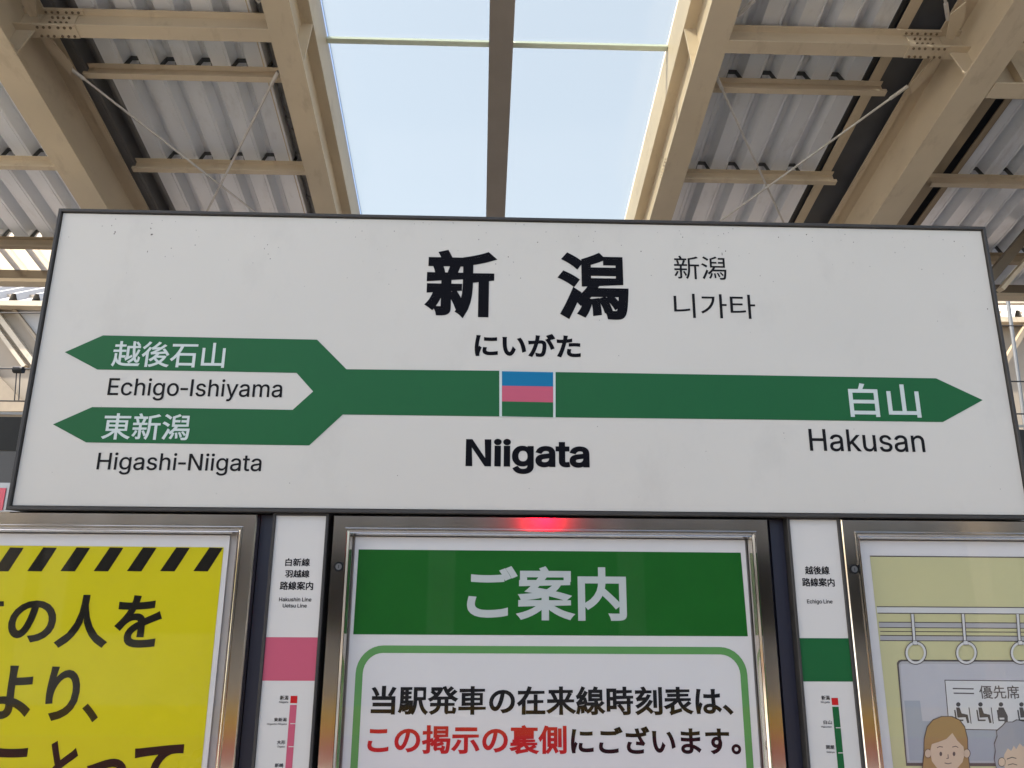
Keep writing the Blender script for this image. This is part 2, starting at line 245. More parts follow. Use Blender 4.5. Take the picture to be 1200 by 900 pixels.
def glyph_shapes(body, latin):
    if latin:
        layers = [[], [], []]; x = 0
        for ch in body:
            if ch == ' ': x += 0.15 if len(body) < 3 else 0.16; continue
            adv, Sp = GL[ch]
            for k, q in enumerate(Sp):
                layers[k if ch in 'kt' else 0].append([(x + q[2 * i] / 1000, q[2 * i + 1] / 1000) for i in range(len(q) // 2)])
            x += adv / 1000
        return fill_splines(layers)
    c = bpy.data.curves.new('glyphs', 'FONT'); c.body = body; c.size = 1; c.resolution_u = 5
    return [curve_mesh(c)]
def rim(vs, fs, off):
    ed = {}
    for f in fs:
        for i in range(len(f)): ed[(f[i], f[(i + 1) % len(f)])] = 1
    nxt = {a: b for (a, b) in ed if (b, a) not in ed}
    prv = {b: a for a, b in nxt.items()}
    def nrm(a, b):
        dx, dy = vs[b][0] - vs[a][0], vs[b][1] - vs[a][1]; l = math.hypot(dx, dy) or 1; return dy / l, -dx / l
    V, F = [], []
    for a, b in nxt.items():
        def off_at(p):
            q0, q1 = prv.get(p), nxt.get(p)
            if q0 is None or q1 is None: n = nrm(a, b); return (vs[p][0] + n[0] * off, vs[p][1] + n[1] * off)
            n0, n1 = nrm(q0, p), nrm(p, q1); d = 1 + n0[0] * n1[0] + n0[1] * n1[1]; d = max(d, 0.35)
            return (vs[p][0] + (n0[0] + n1[0]) / d * off, vs[p][1] + (n0[1] + n1[1]) / d * off)
        k = len(V); V += [vs[a], vs[b], off_at(b), off_at(a)]; F.append((k, k + 3, k + 2, k + 1))
    return V, F
def lettering(name, body, x0, x1, ytop, ybot, m, parent, y, bold=0.0, latin=False, label=None):
    """ink box given in picture measurements at the height of the line; latin: ytop..ybot is cap height"""
    shapes = glyph_shapes(body, latin); V, F, Z = [], [], []
    for li, (vs, fs) in enumerate(shapes):
        k = len(V); V += vs; F += [tuple(i + k for i in f) for f in fs]; Z += [li] * len(vs)
        if bold:
            rv, rf = rim(vs, fs, bold); k = len(V); V += rv; F += [tuple(i + k for i in f) for f in rf]; Z += [li + 0.35 + 0.05 * ((i // 4) % 13) for i in range(len(rv))]
    bx0, bx1 = min(v[0] for v in V), max(v[0] for v in V)
    by0, by1 = (-bold, 0.509 + bold) if latin else (min(v[1] for v in V), max(v[1] for v in V))
    ym = (ytop + ybot) / 2; A, B = on(x0, ym, y), on(x1, ym, y); xc_ = (x0 + x1) / 2; Tp, Bt = on(xc_, ytop, y), on(xc_, ybot, y)
    sx = (B.x - A.x) / (bx1 - bx0); sz = (Tp.z - Bt.z) / (by1 - by0)
    co = [(A.x + (v[0] - bx0) * sx, y - Z[i] * 0.0001, Bt.z + (v[1] - by0) * sz) for i, v in enumerate(V)]
    return mesh(name, co, F, m, parent, label=label)

# ------------------------------------------------------------------ ground, platform
BW, BH, ZB = 1.0, 0.620245, 1.668364          # half width, height and lower edge of the white sign face
tag(MB().box(-300, 300, -300, 300, -1.4, -1.1).build('ground', 'ballast'), kind='structure')
tag(MB().box(-60, 60, -4.7, 0.30, -1.09, 0.0).build('platform_floor', 'concrete'), kind='structure')
tag(MB().box(-60, 60, 0.301, 3.0, -1.09, -0.002).build('added_dark_floor', 'dark_floor'), kind='structure')  # unseen dark slab, split off to weaken bounce light on the far beams
for yy in (-4.15, 2.35):
    tag(MB().box(-60, 60, yy, yy + 0.3, 0.004, 0.012).build('tactile_paving', 'tactile'), kind='structure')

# ------------------------------------------------------------------ station roof, laid out in its own sloping frame
RU = Vector((0.99990202, 0.0139981, 0)); RV = Vector((-0.0133854, 0.95613612, -0.29261672)); RN = Vector((-0.00409608, 0.29258805, 0.95622981))
RUS = RU - RV * 0.0125
def L(u, v, n): return CAM + RUS * u + RV * v + RN * n
roof = thing('platform_roof', 'beige steel platform roof with corrugated metal decking and a long glazed skylight above the sign', 'roof', L(0, 4, 5))
def lb(name, m, parent, u0, u1, v0, v1, n0, n1, **kw): return MB().box(u0, u1, v0, v1, n0, n1, T=L).build(name, m, parent, **kw)
V0, V1 = -6.6, 6.33
def girder(uc, w_, n0, n1, stiff, v0=V0, v1=V1, m='beige'):
    g = lb('girder', m, roof, uc - .008, uc + .008, v0, v1, n0 + .018, n1 - .018)
    lb('bottom_flange', m, g, uc - w_ / 2, uc + w_ / 2, v0, v1, n0, n0 + .018)
    lb('top_flange', m, g, uc - w_ / 2, uc + w_ / 2, v0, v1, n1 - .018, n1)
    for v in stiff:
        for s in (-1, 1):
            a, b = sorted((uc + s * .0085, uc + s * (w_ / 2 - .004)))
            lb('stiffener', m, g, a, b, v, v + .012, n0 + .0185, n1 - .0185)
    return g
inner_l = girder(-1.512, 0.200, 5.0, 5.55, (-2.5, 0.5, 3.56, 6.1))
inner_r = girder(1.672, 0.210, 5.0, 5.55, (-2.5, 0.5, 3.52, 6.1))
outer_l = girder(-3.447, 0.232, 4.7, 5.235, (-2.5, 0.5))
outer_r = girder(3.610, 0.250, 4.7, 5.235, (-2.5, 0.5))
# curbs of the skylight, standing on the inner girders
for uc, s in ((-1.412, 1), (1.567, -1)):
    a, b = sorted((uc, uc - s * .05))
    c = lb('skylight_curb', 'beige', roof, a, b, V0, V1, 5.552, 5.93)
    for v in (3.05, 1.0):
        a2, b2 = sorted((uc + s * .001, uc + s * .03)); lb('curb_bracket', 'beige', c, a2, b2, v, v + .16, 5.56, 5.60)
mul = lb('mullion', 'mullion', roof, -0.002, 0.203, V0, V1, 5.70, 5.885)
for v in (-4.1, -1.4, 1.25, 3.935, 6.2):
    for a, b in ((-1.41, -0.002), (0.203, 1.565)):
        lb('glazing_gasket', 'gasket', roof, a, b, v - .024, v + .024, 5.872, 5.899)
for a, b in ((-1.40, -0.0), (0.2, 1.56)):
    vs = [-6.6, -4.1, -1.4, 1.25, 3.935, 6.2]
    for i in range(5):
        mesh('skylight_pane', [L(a, vs[i] + .003, 5.905), L(b, vs[i] + .003, 5.905), L(b, vs[i + 1] - .003, 5.905), L(a, vs[i + 1] - .003, 5.905)], [(0, 1, 2, 3)], 'skyglass', roof)

# cross beams between the girders
def hbeam(u0, u1, v, n0, n1, w_, m='beige', stiff=()):
    g = lb('cross_beam', m, roof, u0, u1, v + w_ / 2 - .006, v + w_ / 2 + .006, n0 + .012, n1 - .012)
    lb('bottom_flange', m, g, u0, u1, v, v + w_, n0, n0 + .012); lb('top_flange', m, g, u0, u1, v, v + w_, n1 - .012, n1)
    for u in stiff: lb('stiffener', m, g, u, u + .012, v + .003, v + w_ / 2 - .0065, n0 + .0125, n1 - .0125)
    return g
def splice(g, u0, u1, v, w_, n0, n1):
    lb('splice_plate', 'beige', g, u0, u1, v + .001, v + w_ - .001, n0 - .0105, n0 - .0005)
    lb('splice_plate', 'beige', g, u0 + .02, u1, v + .001, v + w_ / 2 - .012, n1 - .0225, n1 - .0125)
    lb('splice_plate', 'beige', g, u0 + .04, u1 - .04, v + w_ / 2 - .0155, v + w_ / 2 - .0065, n0 + .03, n1 - .03)
    mb = MB()
    for k in range(6):
        u = u0 + .04 + (u1 - u0 - .08) * (k / 5) + (0.008 if k > 2 else -0.008)
        for vv in (v + .018, v + w_ - .018): mb.tube(L(u, vv, n0 - .0105), L(u, vv, n0 - .021), .0095, 6)
        mb.tube(L(u, v + .02, n1 - .0225), L(u, v + .02, n1 - .031), .0095, 6)
    for k in range(4):
        for q in range(2):
            u = u0 + .09 + k * .04; mb.tube(L(u, v + w_ / 2 - .0155, n0 + .065 + q * .06), L(u, v + w_ / 2 - .028, n0 + .065 + q * .06), .009, 6)
    mb.build('bolts', 'bolt', g, kind='stuff')
for v in (3.27, -0.6, -4.3):
    for (u0, u1, sa, sb) in ((-3.30, -1.613, -3.30, -3.0), (1.777, 3.44, 3.14, 3.44)):
        g = hbeam(u0, u1, v, 5.0, 5.2, .104)
        if v > 0: splice(g, sa, sb, v, .104, 5.0, 5.2)
    # stubs and haunches on the outer girders
    for (u0, u1, ug) in ((-3.447 + .009, -3.302, -3.447), (3.442, 3.61 - .009, 3.61)):
        st = MB().box(u0, u1, v - .004, v + .108, 4.992, 5.004, T=L).box(u0, u1, v + .046, v + .058, 5.0045, 5.19, T=L).box(u0, u1, v, v + .104, 5.1905, 5.203, T=L)
        st.build('beam_stub', 'beige', roof)
        s = 1 if ug < 0 else -1
        tri = [(ug + s * .009, 4.72), (ug + s * .108, 4.72), (ug + s * .14, 4.99), (ug + s * .009, 4.99)]
        MB().prism(tri, lambda a_, b_, c_: L(a_, c_, b_), v + .046, v + .058).build('haunch_plate', 'beige', roof)
    for (u0, u1) in ((-10.0, -3.57), (3.742, 10.0)):
        if u0 < 0 and v > 0: continue
        hbeam(u0, u1, v + .09, 4.7, 5.2, .13, stiff=[u0 + .22 + k * .9 for k in range(5)])

# purlins: small channels carrying the deck
def purlin(u0, u1, v, m='beige'):
    MB().box(u0, u1, v + .042, v + .048, 5.1265, 5.244, T=L).box(u0, u1, v, v + .048, 5.12, 5.126, T=L).box(u0, u1, v, v + .005, 5.1265, 5.148, T=L).box(u0, u1, v, v + .048, 5.2445, 5.25, T=L).build('purlin', m, roof)
PV = [-6.0, -5.1, -4.2, -3.2, -2.2, -1.2, -0.3, 0.8, 1.8, 2.78, 3.760, 4.728, 5.80]
for v in PV:
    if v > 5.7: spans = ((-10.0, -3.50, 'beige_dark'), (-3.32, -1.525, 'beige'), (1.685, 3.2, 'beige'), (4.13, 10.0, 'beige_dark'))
    else: spans = ((-10.0, -3.50, 'beige'), (-3.20, -1.525, 'beige'), (1.685, 3.24, 'beige'), (4.13, 10.0, 'beige'))
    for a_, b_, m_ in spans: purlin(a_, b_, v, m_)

# corrugated decks: one sheet per bay
PITCH = 0.283
def deck_profile(u0, u1, phase):
    pts = [(u0, 5.25)]; k = math.ceil((u0 - phase + .07) / PITCH); c = phase + k * PITCH
    while c + .07 < u1:
        pts += [(c - .094, 5.25), (c - .092, 5.256), (c - .086, 5.256), (c - .084, 5.25), (c - .066, 5.25), (c - .034, 5.365), (c - .012, 5.365), (c - .008, 5.358), (c + .008, 5.358), (c + .012, 5.365), (c + .034, 5.365), (c + .066, 5.25)]; c += PITCH
    pts.append((u1, 5.25)); return pts
def deck(name, u0, u1, v0, v1, phase, m='deck', dn=0.0):
    P = deck_profile(u0, u1, phase); V, F = [], []; k = len(P)
    for th in (0, .003):
        for v in (v0, v1): V += [L(p[0], v, p[1] + th + dn) for p in P]
    for i in range(k - 1): F += [(i, i + 1, k + i + 1, k + i), (2 * k + i, 3 * k + i, 3 * k + i + 1, 2 * k + i + 1)]
    return mesh(name, V, F, m, roof)
deck('deck_sheet', -3.06, -1.62, V0, 5.86, -2.279); deck('deck_sheet', 1.79, 3.055, V0, 5.86, 2.004)
deck('deck_sheet', -10.0, -3.46, V0, 5.86, -4.336); deck('deck_sheet', 4.42, 10.0, V0, 5.86, 4.60)
deck('added_eave_sheet', -10.0, -3.46, 5.862, 6.5, -4.336, 'eave_glow'); deck('deck_sheet', 4.42, 10.0, 5.862, 6.5, 4.60)  # left sheet is added, glowing in place of sunlight on the deck underside
# tight frames: bent dark straps under the ribs on each purlin
strap = None
def tight_frame(c, v):
    global strap
    o = Vector(L(c, v, 5.25))
    if strap is None:
        pr = [(-.075, .002), (-.062, .006), (-.034, .096), (.034, .096), (.062, .006), (.075, .002)]; q = [(-.068, -.0), (-.058, 0.0), (-.031, .087), (.031, .087), (.058, 0.0), (.068, -.0)]
        vs = []
        for dv in (-.004, .030):
            for lst in (pr, q): vs += [L(a_, dv, 5.25 + b_) - L(0, 0, 5.25) for a_, b_ in lst]
        fs = []
        for i in range(5): fs += [(i, i + 1, 6 + i + 1, 6 + i), (12 + i, 18 + i, 18 + i + 1, 12 + i + 1), (i, 12 + i, 12 + i + 1, i + 1), (6 + i, 7 + i, 19 + i, 18 + i)]
        strap = bpy.data.meshes.new('tight_frame'); strap.from_pydata(vs, [], fs); strap.materials.append(M['clip'])
    t = bpy.data.objects.new('tight_frame', strap); COL.objects.link(t); t.parent = roof; t.location = o - roof.location
for v in PV[8:]:
    for u0, u1, ph in ((-3.06, -1.62, -2.279), (1.79, 3.055, 2.004), (-6.2, -3.46, -4.336), (4.42, 6.2, 4.60)):
        c = ph + math.ceil((u0 - ph + .07) / PITCH) * PITCH
        while c + .07 < u1: tight_frame(c, v); c += PITCH
# dark closure strips over the cross beams
for a_, b_ in ((-3.06, -1.62), (1.79, 3.055)): lb('closure_strip', 'gutter_gap', roof, a_, b_, 3.375, 3.385, 5.201, 5.385)
# gutters, shaded deck strip, black gap plates, edge strips, conduit
deck('deck_sheet', -3.49, -3.062, V0, 5.86, -3.155, 'deckdark'); lb('gutter_gap', 'gutter_gap', roof, 3.02, 3.74, V0, 5.9, 5.40, 5.45); lb('gutter_gap', 'gutter_gap', roof, 3.255, 3.485, V0, 5.9, 5.30, 5.39)  # dark deck strip has the girder's shade painted into its colour
lb('gutter_lip', 'black', roof, 3.06, 3.10, V0, 5.9, 5.255, 5.35)
lb('edge_strip', 'beige', roof, 3.125, 3.215, V0, 5.9, 5.255, 5.262); lb('gutter_gap', 'gutter_gap', roof, 3.218, 3.252, V0, 5.9, 5.27, 5.33)
lb('edge_strip', 'beige', roof, -1.860, -1.778, V0, 5.9, 5.2505, 5.262)
lb('gutter_gap', 'black', roof, -1.776, -1.521, V0, 5.9, 5.39, 5.40); lb('gutter_gap', 'black', roof, 1.681, 1.83, V0, 5.9, 5.39, 5.40)  # black plates close the gaps by the inner girders and paint their darkness
mb = MB().tube(L(-1.712, V0, 5.315), L(-1.712, 5.9, 5.315), .034, 12)
for v in (2.9, 3.42, 4.28, 4.68, 5.2): mb.tube(L(-1.712, v, 5.315), L(-1.712, v + .045, 5.315), .043, 12)
mb.build('conduit', 'pipe', roof, smooth=False)
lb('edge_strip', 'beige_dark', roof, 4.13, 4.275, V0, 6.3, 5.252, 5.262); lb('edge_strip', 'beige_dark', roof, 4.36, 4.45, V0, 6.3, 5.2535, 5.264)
lb('gutter_gap', 'black', roof, 3.741, 4.56, V0, 6.3, 5.38, 5.39)  # black plate painted for the dark gap outside the right girder
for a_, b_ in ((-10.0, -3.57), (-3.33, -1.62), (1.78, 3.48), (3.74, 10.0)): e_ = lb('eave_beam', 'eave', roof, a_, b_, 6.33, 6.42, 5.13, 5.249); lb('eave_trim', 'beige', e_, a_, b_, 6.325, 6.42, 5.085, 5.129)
# wind braces
def brace(u0, v0, u1, v1, n=5.085):
    a_, b_ = L(u0, v0, n), L(u1, v1, n); d = (b_ - a_).normalized()
    r = MB().tube(a_, b_, .0095, 8).tube(a_ - d * .02, a_ + d * .13, .015, 8).tube(b_ - d * .13, b_ + d * .02, .015, 8).build('brace_rod', 'rod', roof)
    return r
for v0, v1 in ((3.68, 5.90), (0.95, 3.10), (-2.6, 0.0)):
    brace(-3.26, v0, -1.66, v0 + 2.36 if v0 > 3 else v1); brace(-1.65, v0, -3.22, v0 + 2.36 if v0 > 3 else v1, 5.06)
    brace(3.33, v0, 1.81, v0 + 2.2 if v0 > 3 else v1, 5.06); brace(1.80, v0 - .04, 3.36, v0 + 2.2 if v0 > 3 else v1)
for s, ug in ((1, -3.335), (-1, 3.485)):
    for pts in (((.0, 3.385), (.055, 3.385), (.125, 3.66), (.07, 3.74), (.0, 3.52)), ((.0, 3.26), (.055, 3.26), (.130, 3.07), (.07, 2.97), (.0, 3.12))):
        q = [(ug + s * a_, b_) for a_, b_ in pts]
        MB().prism([(x_, y_) for x_, y_ in q], L, 5.065, 5.077).build('gusset_plate', 'beige', roof)
    wv = lb('longitudinal_strut', 'beige', roof, *sorted((ug + s * .0, ug + s * .05)), V0, 6.2, 5.19, 5.205)
# drain hose clipped to right inner girder flange and the little ladder-like tie pack in the recess
for uc in (1.562,):
    mb = MB()
    for k in range(7): mb.box(uc - .004, uc + .008, 4.42 + k * .035, 4.428 + k * .035, 5.02, 5.04, T=L)
    mb.build('cable_comb', 'beige', roof)
# steel columns
for cx in (-3.55, 3.65):
    for cy in (2.0, -4.0):
        zt = CAM.z + (4.70 - 0.2926 * 0) * 0.956 - 0.2926 * ((cy - CAM.y - 0.2926 * 4.7) / 0.956)
        t = thing('steel_column', 'beige steel column standing on the platform under the %s outer roof girder, %s the sign' % ('left' if cx < 0 else 'right', 'behind' if cy > 0 else 'in front of'), 'column', (cx, cy, 0), 'columns carrying the platform roof')
        MB().box(cx - .11, cx + .11, cy - .11, cy + .11, 0.03, zt - .02).build('shaft', 'beige', t); MB().box(cx - .17, cx + .17, cy - .17, cy + .17, 0.001, 0.03).build('base_plate', 'beige_dark', t)

# ------------------------------------------------------------------ the station name sign
sign = thing('station_sign', 'wide white station name sign with green route arrows above the three poster cases', 'station sign', (0, 0.05, ZB))
x0, x1, z0, z1 = -BW, BW, ZB, ZB + BH
def sweep(name, m, parent, X0, X1, Z0, Z1, prof):      # mitred rectangular frame; prof = (inset, depth) points
    V, F = [], []; n = len(prof)
    for (sx, sz) in ((0, 1), (1, 1), (1, 0), (0, 0)):
        for ins, d in prof: V.append(((X0 + ins) if not sx else (X1 - ins), d, (Z1 - ins) if sz else (Z0 + ins)))
    for c in range(4):
        for i in range(n - 1):
            a_, b_ = c * n + i, ((c + 1) % 4) * n + i; F.append((a_, b_, b_ + 1, a_ + 1))
    return mesh(name, V, F, m, parent)
sweep('frame', 'signframe', sign, x0 - .009, x1 + .009, z0 - .009, z1 + .009, [(.003, .119), (0, .115), (0, -.004), (.0015, -.006), (.0065, -.006), (.0075, -.005), (.0078, .003), (.012, .0035)])
MB().box(x0, x1, .0, .11, z0, z1).build('face_panel', 'signwhite', sign); MB().box(x0 - .004, x1 + .004, .111, .118, z0 - .004, z1 + .004).build('back_panel', 'signback', sign)
Y1, Y2, Y3 = -.0006, -.0010, -.0014
band = [(76, 412.7), (120.7, 393), (371.5, 398), (406, 432.7), (585, 434.4), (649.5, 435.9), (900, 440), (1097, 443.3), (1151.7, 468.8), (1105, 494.6), (900, 491.8), (649.5, 489), (585, 488), (401.7, 485.8), (362.3, 522), (101, 518.5), (62, 497.3), (108, 477), (228, 478.5), (343, 480.2), (366.9, 458.7), (347.5, 437), (230, 434.8), (114, 433)]
pflat('route_arrow', band, 'green', sign, Y1)
pflat('station_marker', [(585.2, 434), (651, 435.6), (651, 489.6), (585.2, 488.4)], 'whiteink', sign, Y2)
pflat('marker_stripe', [(588.2, 435), (648.2, 436.2), (648.2, 453), (588.2, 452)], 'blue', sign, Y3)
pflat('marker_stripe', [(588.2, 452), (648.2, 453), (648.2, 471.5), (588.2, 470.3)], 'pink', sign, Y3)
pflat('marker_stripe', [(588.2, 470.3), (648.2, 471.5), (648.2, 489), (588.2, 487.8)], 'green', sign, Y3)
def T(*a_, **k_): return lettering(*a_, **k_)
T('lettering', '新', 498, 582.5, 293, 373, 'ink', sign, Y1, bold=.037); T('lettering', '潟', 653.3, 736.5, 296, 374.5, 'ink', sign, Y1, bold=.032)
T('lettering', 'にいがた', 556.3, 680.5, 390.8, 418.4, 'ink', sign, Y1, bold=.033)
T('lettering', '新潟', 789.8, 851, 300, 327.4, 'inkthin', sign, Y1, bold=.004); T('lettering', '니가타', 789.8, 885, 344.7, 373, 'inkthin', sign, Y1, bold=.003)
T('lettering', 'Niigata', 545.8, 690.7, 515.4, 547, 'ink', sign, Y1, bold=.027, latin=True)
T('lettering', 'Hakusan', 948.3, 1083, 503.4, 529, 'inkthin', sign, Y1, bold=.006, latin=True)
T('lettering', 'Echigo-Ishiyama', 126.7, 331, 444.5, 464.3, 'inkthin', sign, Y1, bold=.006, latin=True)
T('lettering', 'Higashi-Niigata', 114, 306.7, 531.5, 551.2, 'inkthin', sign, Y1, bold=.006, latin=True)
T('lettering', '白山', 995, 1077.5, 449.5, 489, 'whiteink', sign, Y2, bold=.014)
T('lettering', '越後石山', 131.7, 264, 400.5, 430.5, 'whiteink', sign, Y2, bold=.012); T('lettering', '東新潟', 120, 222.7, 484.5, 515.5, 'whiteink', sign, Y2, bold=.012)
mb = MB(); rs = random.Random(3)
def speck(x, z, r, st=1.0):
    k = rs.randint(5, 7); n = len(mb.v)
    mb.v += [Vector((x + r * (.6 + .6 * rs.random()) * math.cos(t * 2 * math.pi / k), -.0005, z + st * r * (.6 + .6 * rs.random()) * math.sin(t * 2 * math.pi / k))) for t in range(k)]; mb.f.append(tuple(range(n, n + k)))
for px, py, r, st in ((178, 275, .0028, 1), (177, 268, .0010, 2), (178, 262, .001, 1), (135, 272, .0013, 2.5), (134, 274, .0018, 1), (173, 295, .0009, 3), (120, 265, .001, 1), (230, 270, .0009, 1), (462, 271, .0011, 1), (640, 272, .0012, 1), (630, 284, .0016, 1), (678, 277, .001, 1), (583, 287, .001, 1), (610, 326, .0012, 1), (800, 278, .0013, 1), (846, 298, .001, 4), (866, 300, .0009, 1), (945, 275, .0014, 1.6), (952, 283, .001, 1), (1000, 284, .001, 2), (1060, 290, .0011, 1), (1118, 283, .0012, 2), (1105, 281, .001, 1), (1157, 362, .0013, 2), (1130, 300, .001, 2), (700, 500, .001, 1), (200, 350, .0008, 1), (906, 330, .0009, 1)):
    p = on(px, py); speck(p.x, p.z, r, st)
for k in range(90): speck(-.98 + 1.96 * rs.random(), ZB + BH - .005 - .12 * rs.random() ** 2, .0004 + .0008 * rs.random(), 1 + rs.random())
for k in range(50): speck(-.98 + 1.96 * rs.random(), ZB + BH * rs.random(), .0003 + .0006 * rs.random(), 1 + rs.random())
mb.build('dirt_specks', 'speck', sign, kind='stuff')

# ------------------------------------------------------------------ poster cases
FY = .004; ZLOW = 0.72
PROF = [(.0, .07), (.0, FY + .003), (.0022, FY), (.0245, FY), (.0255, FY - .0035), (.0285, FY - .0035), (.0295, FY), (.033, FY + .003), (.0345, FY + .0025), (.038, FY + .010), (.039, FY + .022)]
def case(label, X0, X1, ZT, lock=None):
    t = thing('poster_case', label, 'poster case', ((X0 + X1) / 2, .07, ZLOW), 'stainless poster cases under the sign')
    sweep('frame', 'steel', t, X0, X1, ZLOW, ZT, PROF)
    mesh('glass_pane', [(X0 + .0385, FY + .012, ZLOW + .0385), (X1 - .0385, FY + .012, ZLOW + .0385), (X1 - .0385, FY + .012, ZT - .0385), (X0 + .0385, FY + .012, ZT - .0385)], [(0, 1, 2, 3)], 'glass', t)
    MB().box(X0 + .005, X1 - .005, FY + .026, .068, ZLOW + .005, ZT - .005).build('back_board', 'liner', t)
    if lock:
        l = MB().tube((lock.x, FY + .001, lock.z), (lock.x, FY - .003, lock.z), 0.0092, 24).build('lock', 'steeldark', t)
        MB().tube((lock.x, FY - .0031, lock.z), (lock.x, FY - .0036, lock.z), .0060, 20).build('lock_cylinder', 'lockgrey', l)
        MB().box(lock.x - .0008, lock.x + .0008, FY - .0042, FY - .0037, lock.z - .003, lock.z + .003).build('keyhole', 'black', l)
    return t
cl0, cl1 = on(390.6, 604, FY).x, on(899.8, 608, FY).x; W0 = cl1 - cl0
zt_c = on(640, 605.6, FY).z; lx1 = on(301.6, 601.6, FY).x; zt_l = on(200, 601.2, FY).z; rx0 = on(985.2, 608.6, FY).x; zt_r = on(1090, 609.2, FY).z
case('stainless steel poster case holding the green and white notice, below the middle of the sign', cl0, cl1, zt_c, on(397.2, 664, FY))
case('stainless steel poster case holding the yellow and black warning poster', lx1 - W0, lx1, zt_l)
case('stainless steel poster case holding the illustrated train interior poster', rx0, rx0 + W0, zt_r, on(1000.5, 667, FY))
PY = FY + .0215
# green notice
t = thing('poster', 'white notice with a green heading band and red and black Japanese text', 'poster', ((cl0 + cl1) / 2, PY + .001, ZLOW + .05))
MB().box(cl0 + .042, cl1 - .042, PY, PY + .001, ZLOW + .05, zt_c - .0405).build('sheet', 'paper', t)
q1, q2, q3 = PY - .0005, PY - .0009, PY - .0013
pflat('heading_band', [(420.3, 643.8), (868, 647.6), (876.4, 745.7), (413.9, 743.4)], 'pgreen', t, q1)
T('lettering', 'ご案内', 547.5, 734, 663.6, 727.2, 'pwhite', t, q2, bold=.027)
A_, B_ = on(417, 783, q1), on(875.3, 783, q1); zt_ = on(646, 757.3, q1).z; th = .0135; R_ = .05
pts_o, pts_i = [], []
for k in range(9):
    an = math.pi - k * math.pi / 16; pts_o.append((A_.x + R_ + R_ * math.cos(an), zt_ - R_ + R_ * math.sin(an))); pts_i.append((A_.x + R_ + (R_ - th) * math.cos(an), zt_ - R_ + (R_ - th) * math.sin(an)))
for k in range(9):
    an = math.pi / 2 - k * math.pi / 16; pts_o.append((B_.x - R_ + R_ * math.cos(an), zt_ - R_ + R_ * math.sin(an))); pts_i.append((B_.x - R_ + (R_ - th) * math.cos(an), zt_ - R_ + (R_ - th) * math.sin(an)))
zl = ZLOW + .12
pts_o = [(A_.x, zl)] + pts_o + [(B_.x, zl)]; pts_i = [(A_.x + th, zl + th)] + pts_i + [(B_.x - th, zl + th)]; k = len(pts_o)
mesh('rounded_border', [(x, q1, z) for x, z in pts_o + pts_i], [(i, (i + 1) % k, k + (i + 1) % k, k + i) for i in range(k)], 'pgreen2', t)
T('lettering', '当駅発車の在来線時刻表は、', 434.6, 859, 804, 838.5, 'ink', t, q1, bold=.029)
T('lettering', 'この掲示の裏側', 430.8, 664, 849.5, 884, 'red', t, q1, bold=.029)
T('lettering', 'にございます。', 669, 868, 851, 884, 'ink', t, q1, bold=.029)
# yellow warning poster
t = thing('poster', 'yellow warning poster with diagonal black stripes along its top edge', 'poster', (lx1 - W0 / 2, PY + .001, ZLOW + .05))
pr_ = on(269.5, 630, PY).x
MB().box(lx1 - W0 + .042, pr_, PY, PY + .001, ZLOW + .05, zt_l - .0405).build('sheet', 'paper', t)
ye = on(262.2, 642, q1).x; yt = on(130, 640.3, q1).z
flat('yellow_field', [(lx1 - W0 + .055, ZLOW + .06), (ye, ZLOW + .06), (ye, yt), (lx1 - W0 + .055, yt)], 'yellow', t, q1)
for k in range(9):
    bx = 226.5 - k * 38.95
    pflat('warning_stripe', [(bx, 669.3), (bx + 17, 669.6), (bx + 17 + 18, 642) if k else (bx + 34.5, 642.3), (bx + 19, 641.5)], 'yblack', t, q2)
for s_, a_, b_, c_, d_ in (('の', 10.0, 65.5, 703.5, 753), ('人', 66.5, 129, 697, 759.5), ('を', 134.5, 189.5, 697.5, 759), ('よ', -14, 38.5, 780, 843), ('り', 54, 93, 781, 845), ('、', 95.5, 115.5, 824.5, 846.5), ('に', -33, 31.5, 870, 936), ('と', 55, 90, 868, 936), ('っ', 100, 148, 889, 934), ('て', 155, 212.5, 872, 937)):
    T('lettering', s_, a_, b_, c_, d_, 'yblack', t, q2, bold=.028)
pflat('lettering', [(-12, 705), (4.5, 704.5), (4.5, 710.5), (-12, 711)], 'yblack', t, q2)
# illustrated poster
t = thing('poster', 'illustrated manners poster with two drawn passengers, hanging straps and a priority seat notice', 'poster', (rx0 + W0 / 2, PY + .001, ZLOW + .05))
MB().box(rx0 + .042, rx0 + W0 - .042, PY, PY + .001, ZLOW + .05, zt_r - .0405).build('sheet', 'paper', t)
LZ = [PY - .0004 - .0002 * k for k in range(14)]
e0 = on(1019.3, 652, LZ[0]).x; ez = on(1100, 652.3, LZ[0]).z; e1 = rx0 + W0 - .06
flat('cream_field', [(e0, ZLOW + .06), (e1, ZLOW + .06), (e1, ez), (e0, ez)], 'cream', t, LZ[0])
flat('drawn_line', [(e0, ez - .0012), (e1, ez - .0012), (e1, ez + .001), (e0, ez + .001)], 'line', t, LZ[1])
def hbar(ya, yb, m, k, xa=1030):
    za, zb = on(1100, ya, LZ[k]).z, on(1100, yb, LZ[k]).z; xx = on(xa, (ya + yb) / 2, LZ[k]).x
    flat('drawn_line' if m == 'line' else 'drawn_rail', [(xx, zb), (e1, zb), (e1, za), (xx, za)], m, t, LZ[k])
for d_ in (0.,):
    hbar(711.2, 719, 'drawpale', 1, 1027.5); hbar(710.8, 711.9, 'line', 2, 1027.5); hbar(718.4, 719.5, 'line', 2, 1028.5)
    hbar(729.3, 736, 'drawgrey', 1, 1030); hbar(729, 730, 'line', 2, 1030); hbar(735.3, 736.2, 'line', 2, 1030.5)
    for yy in (739.8, 744.5, 750.5): hbar(yy, yy + 1.0, 'line', 2, 1031.5)
    hbar(745.6, 750.5, 'drawgrey', 1, 1031.5)
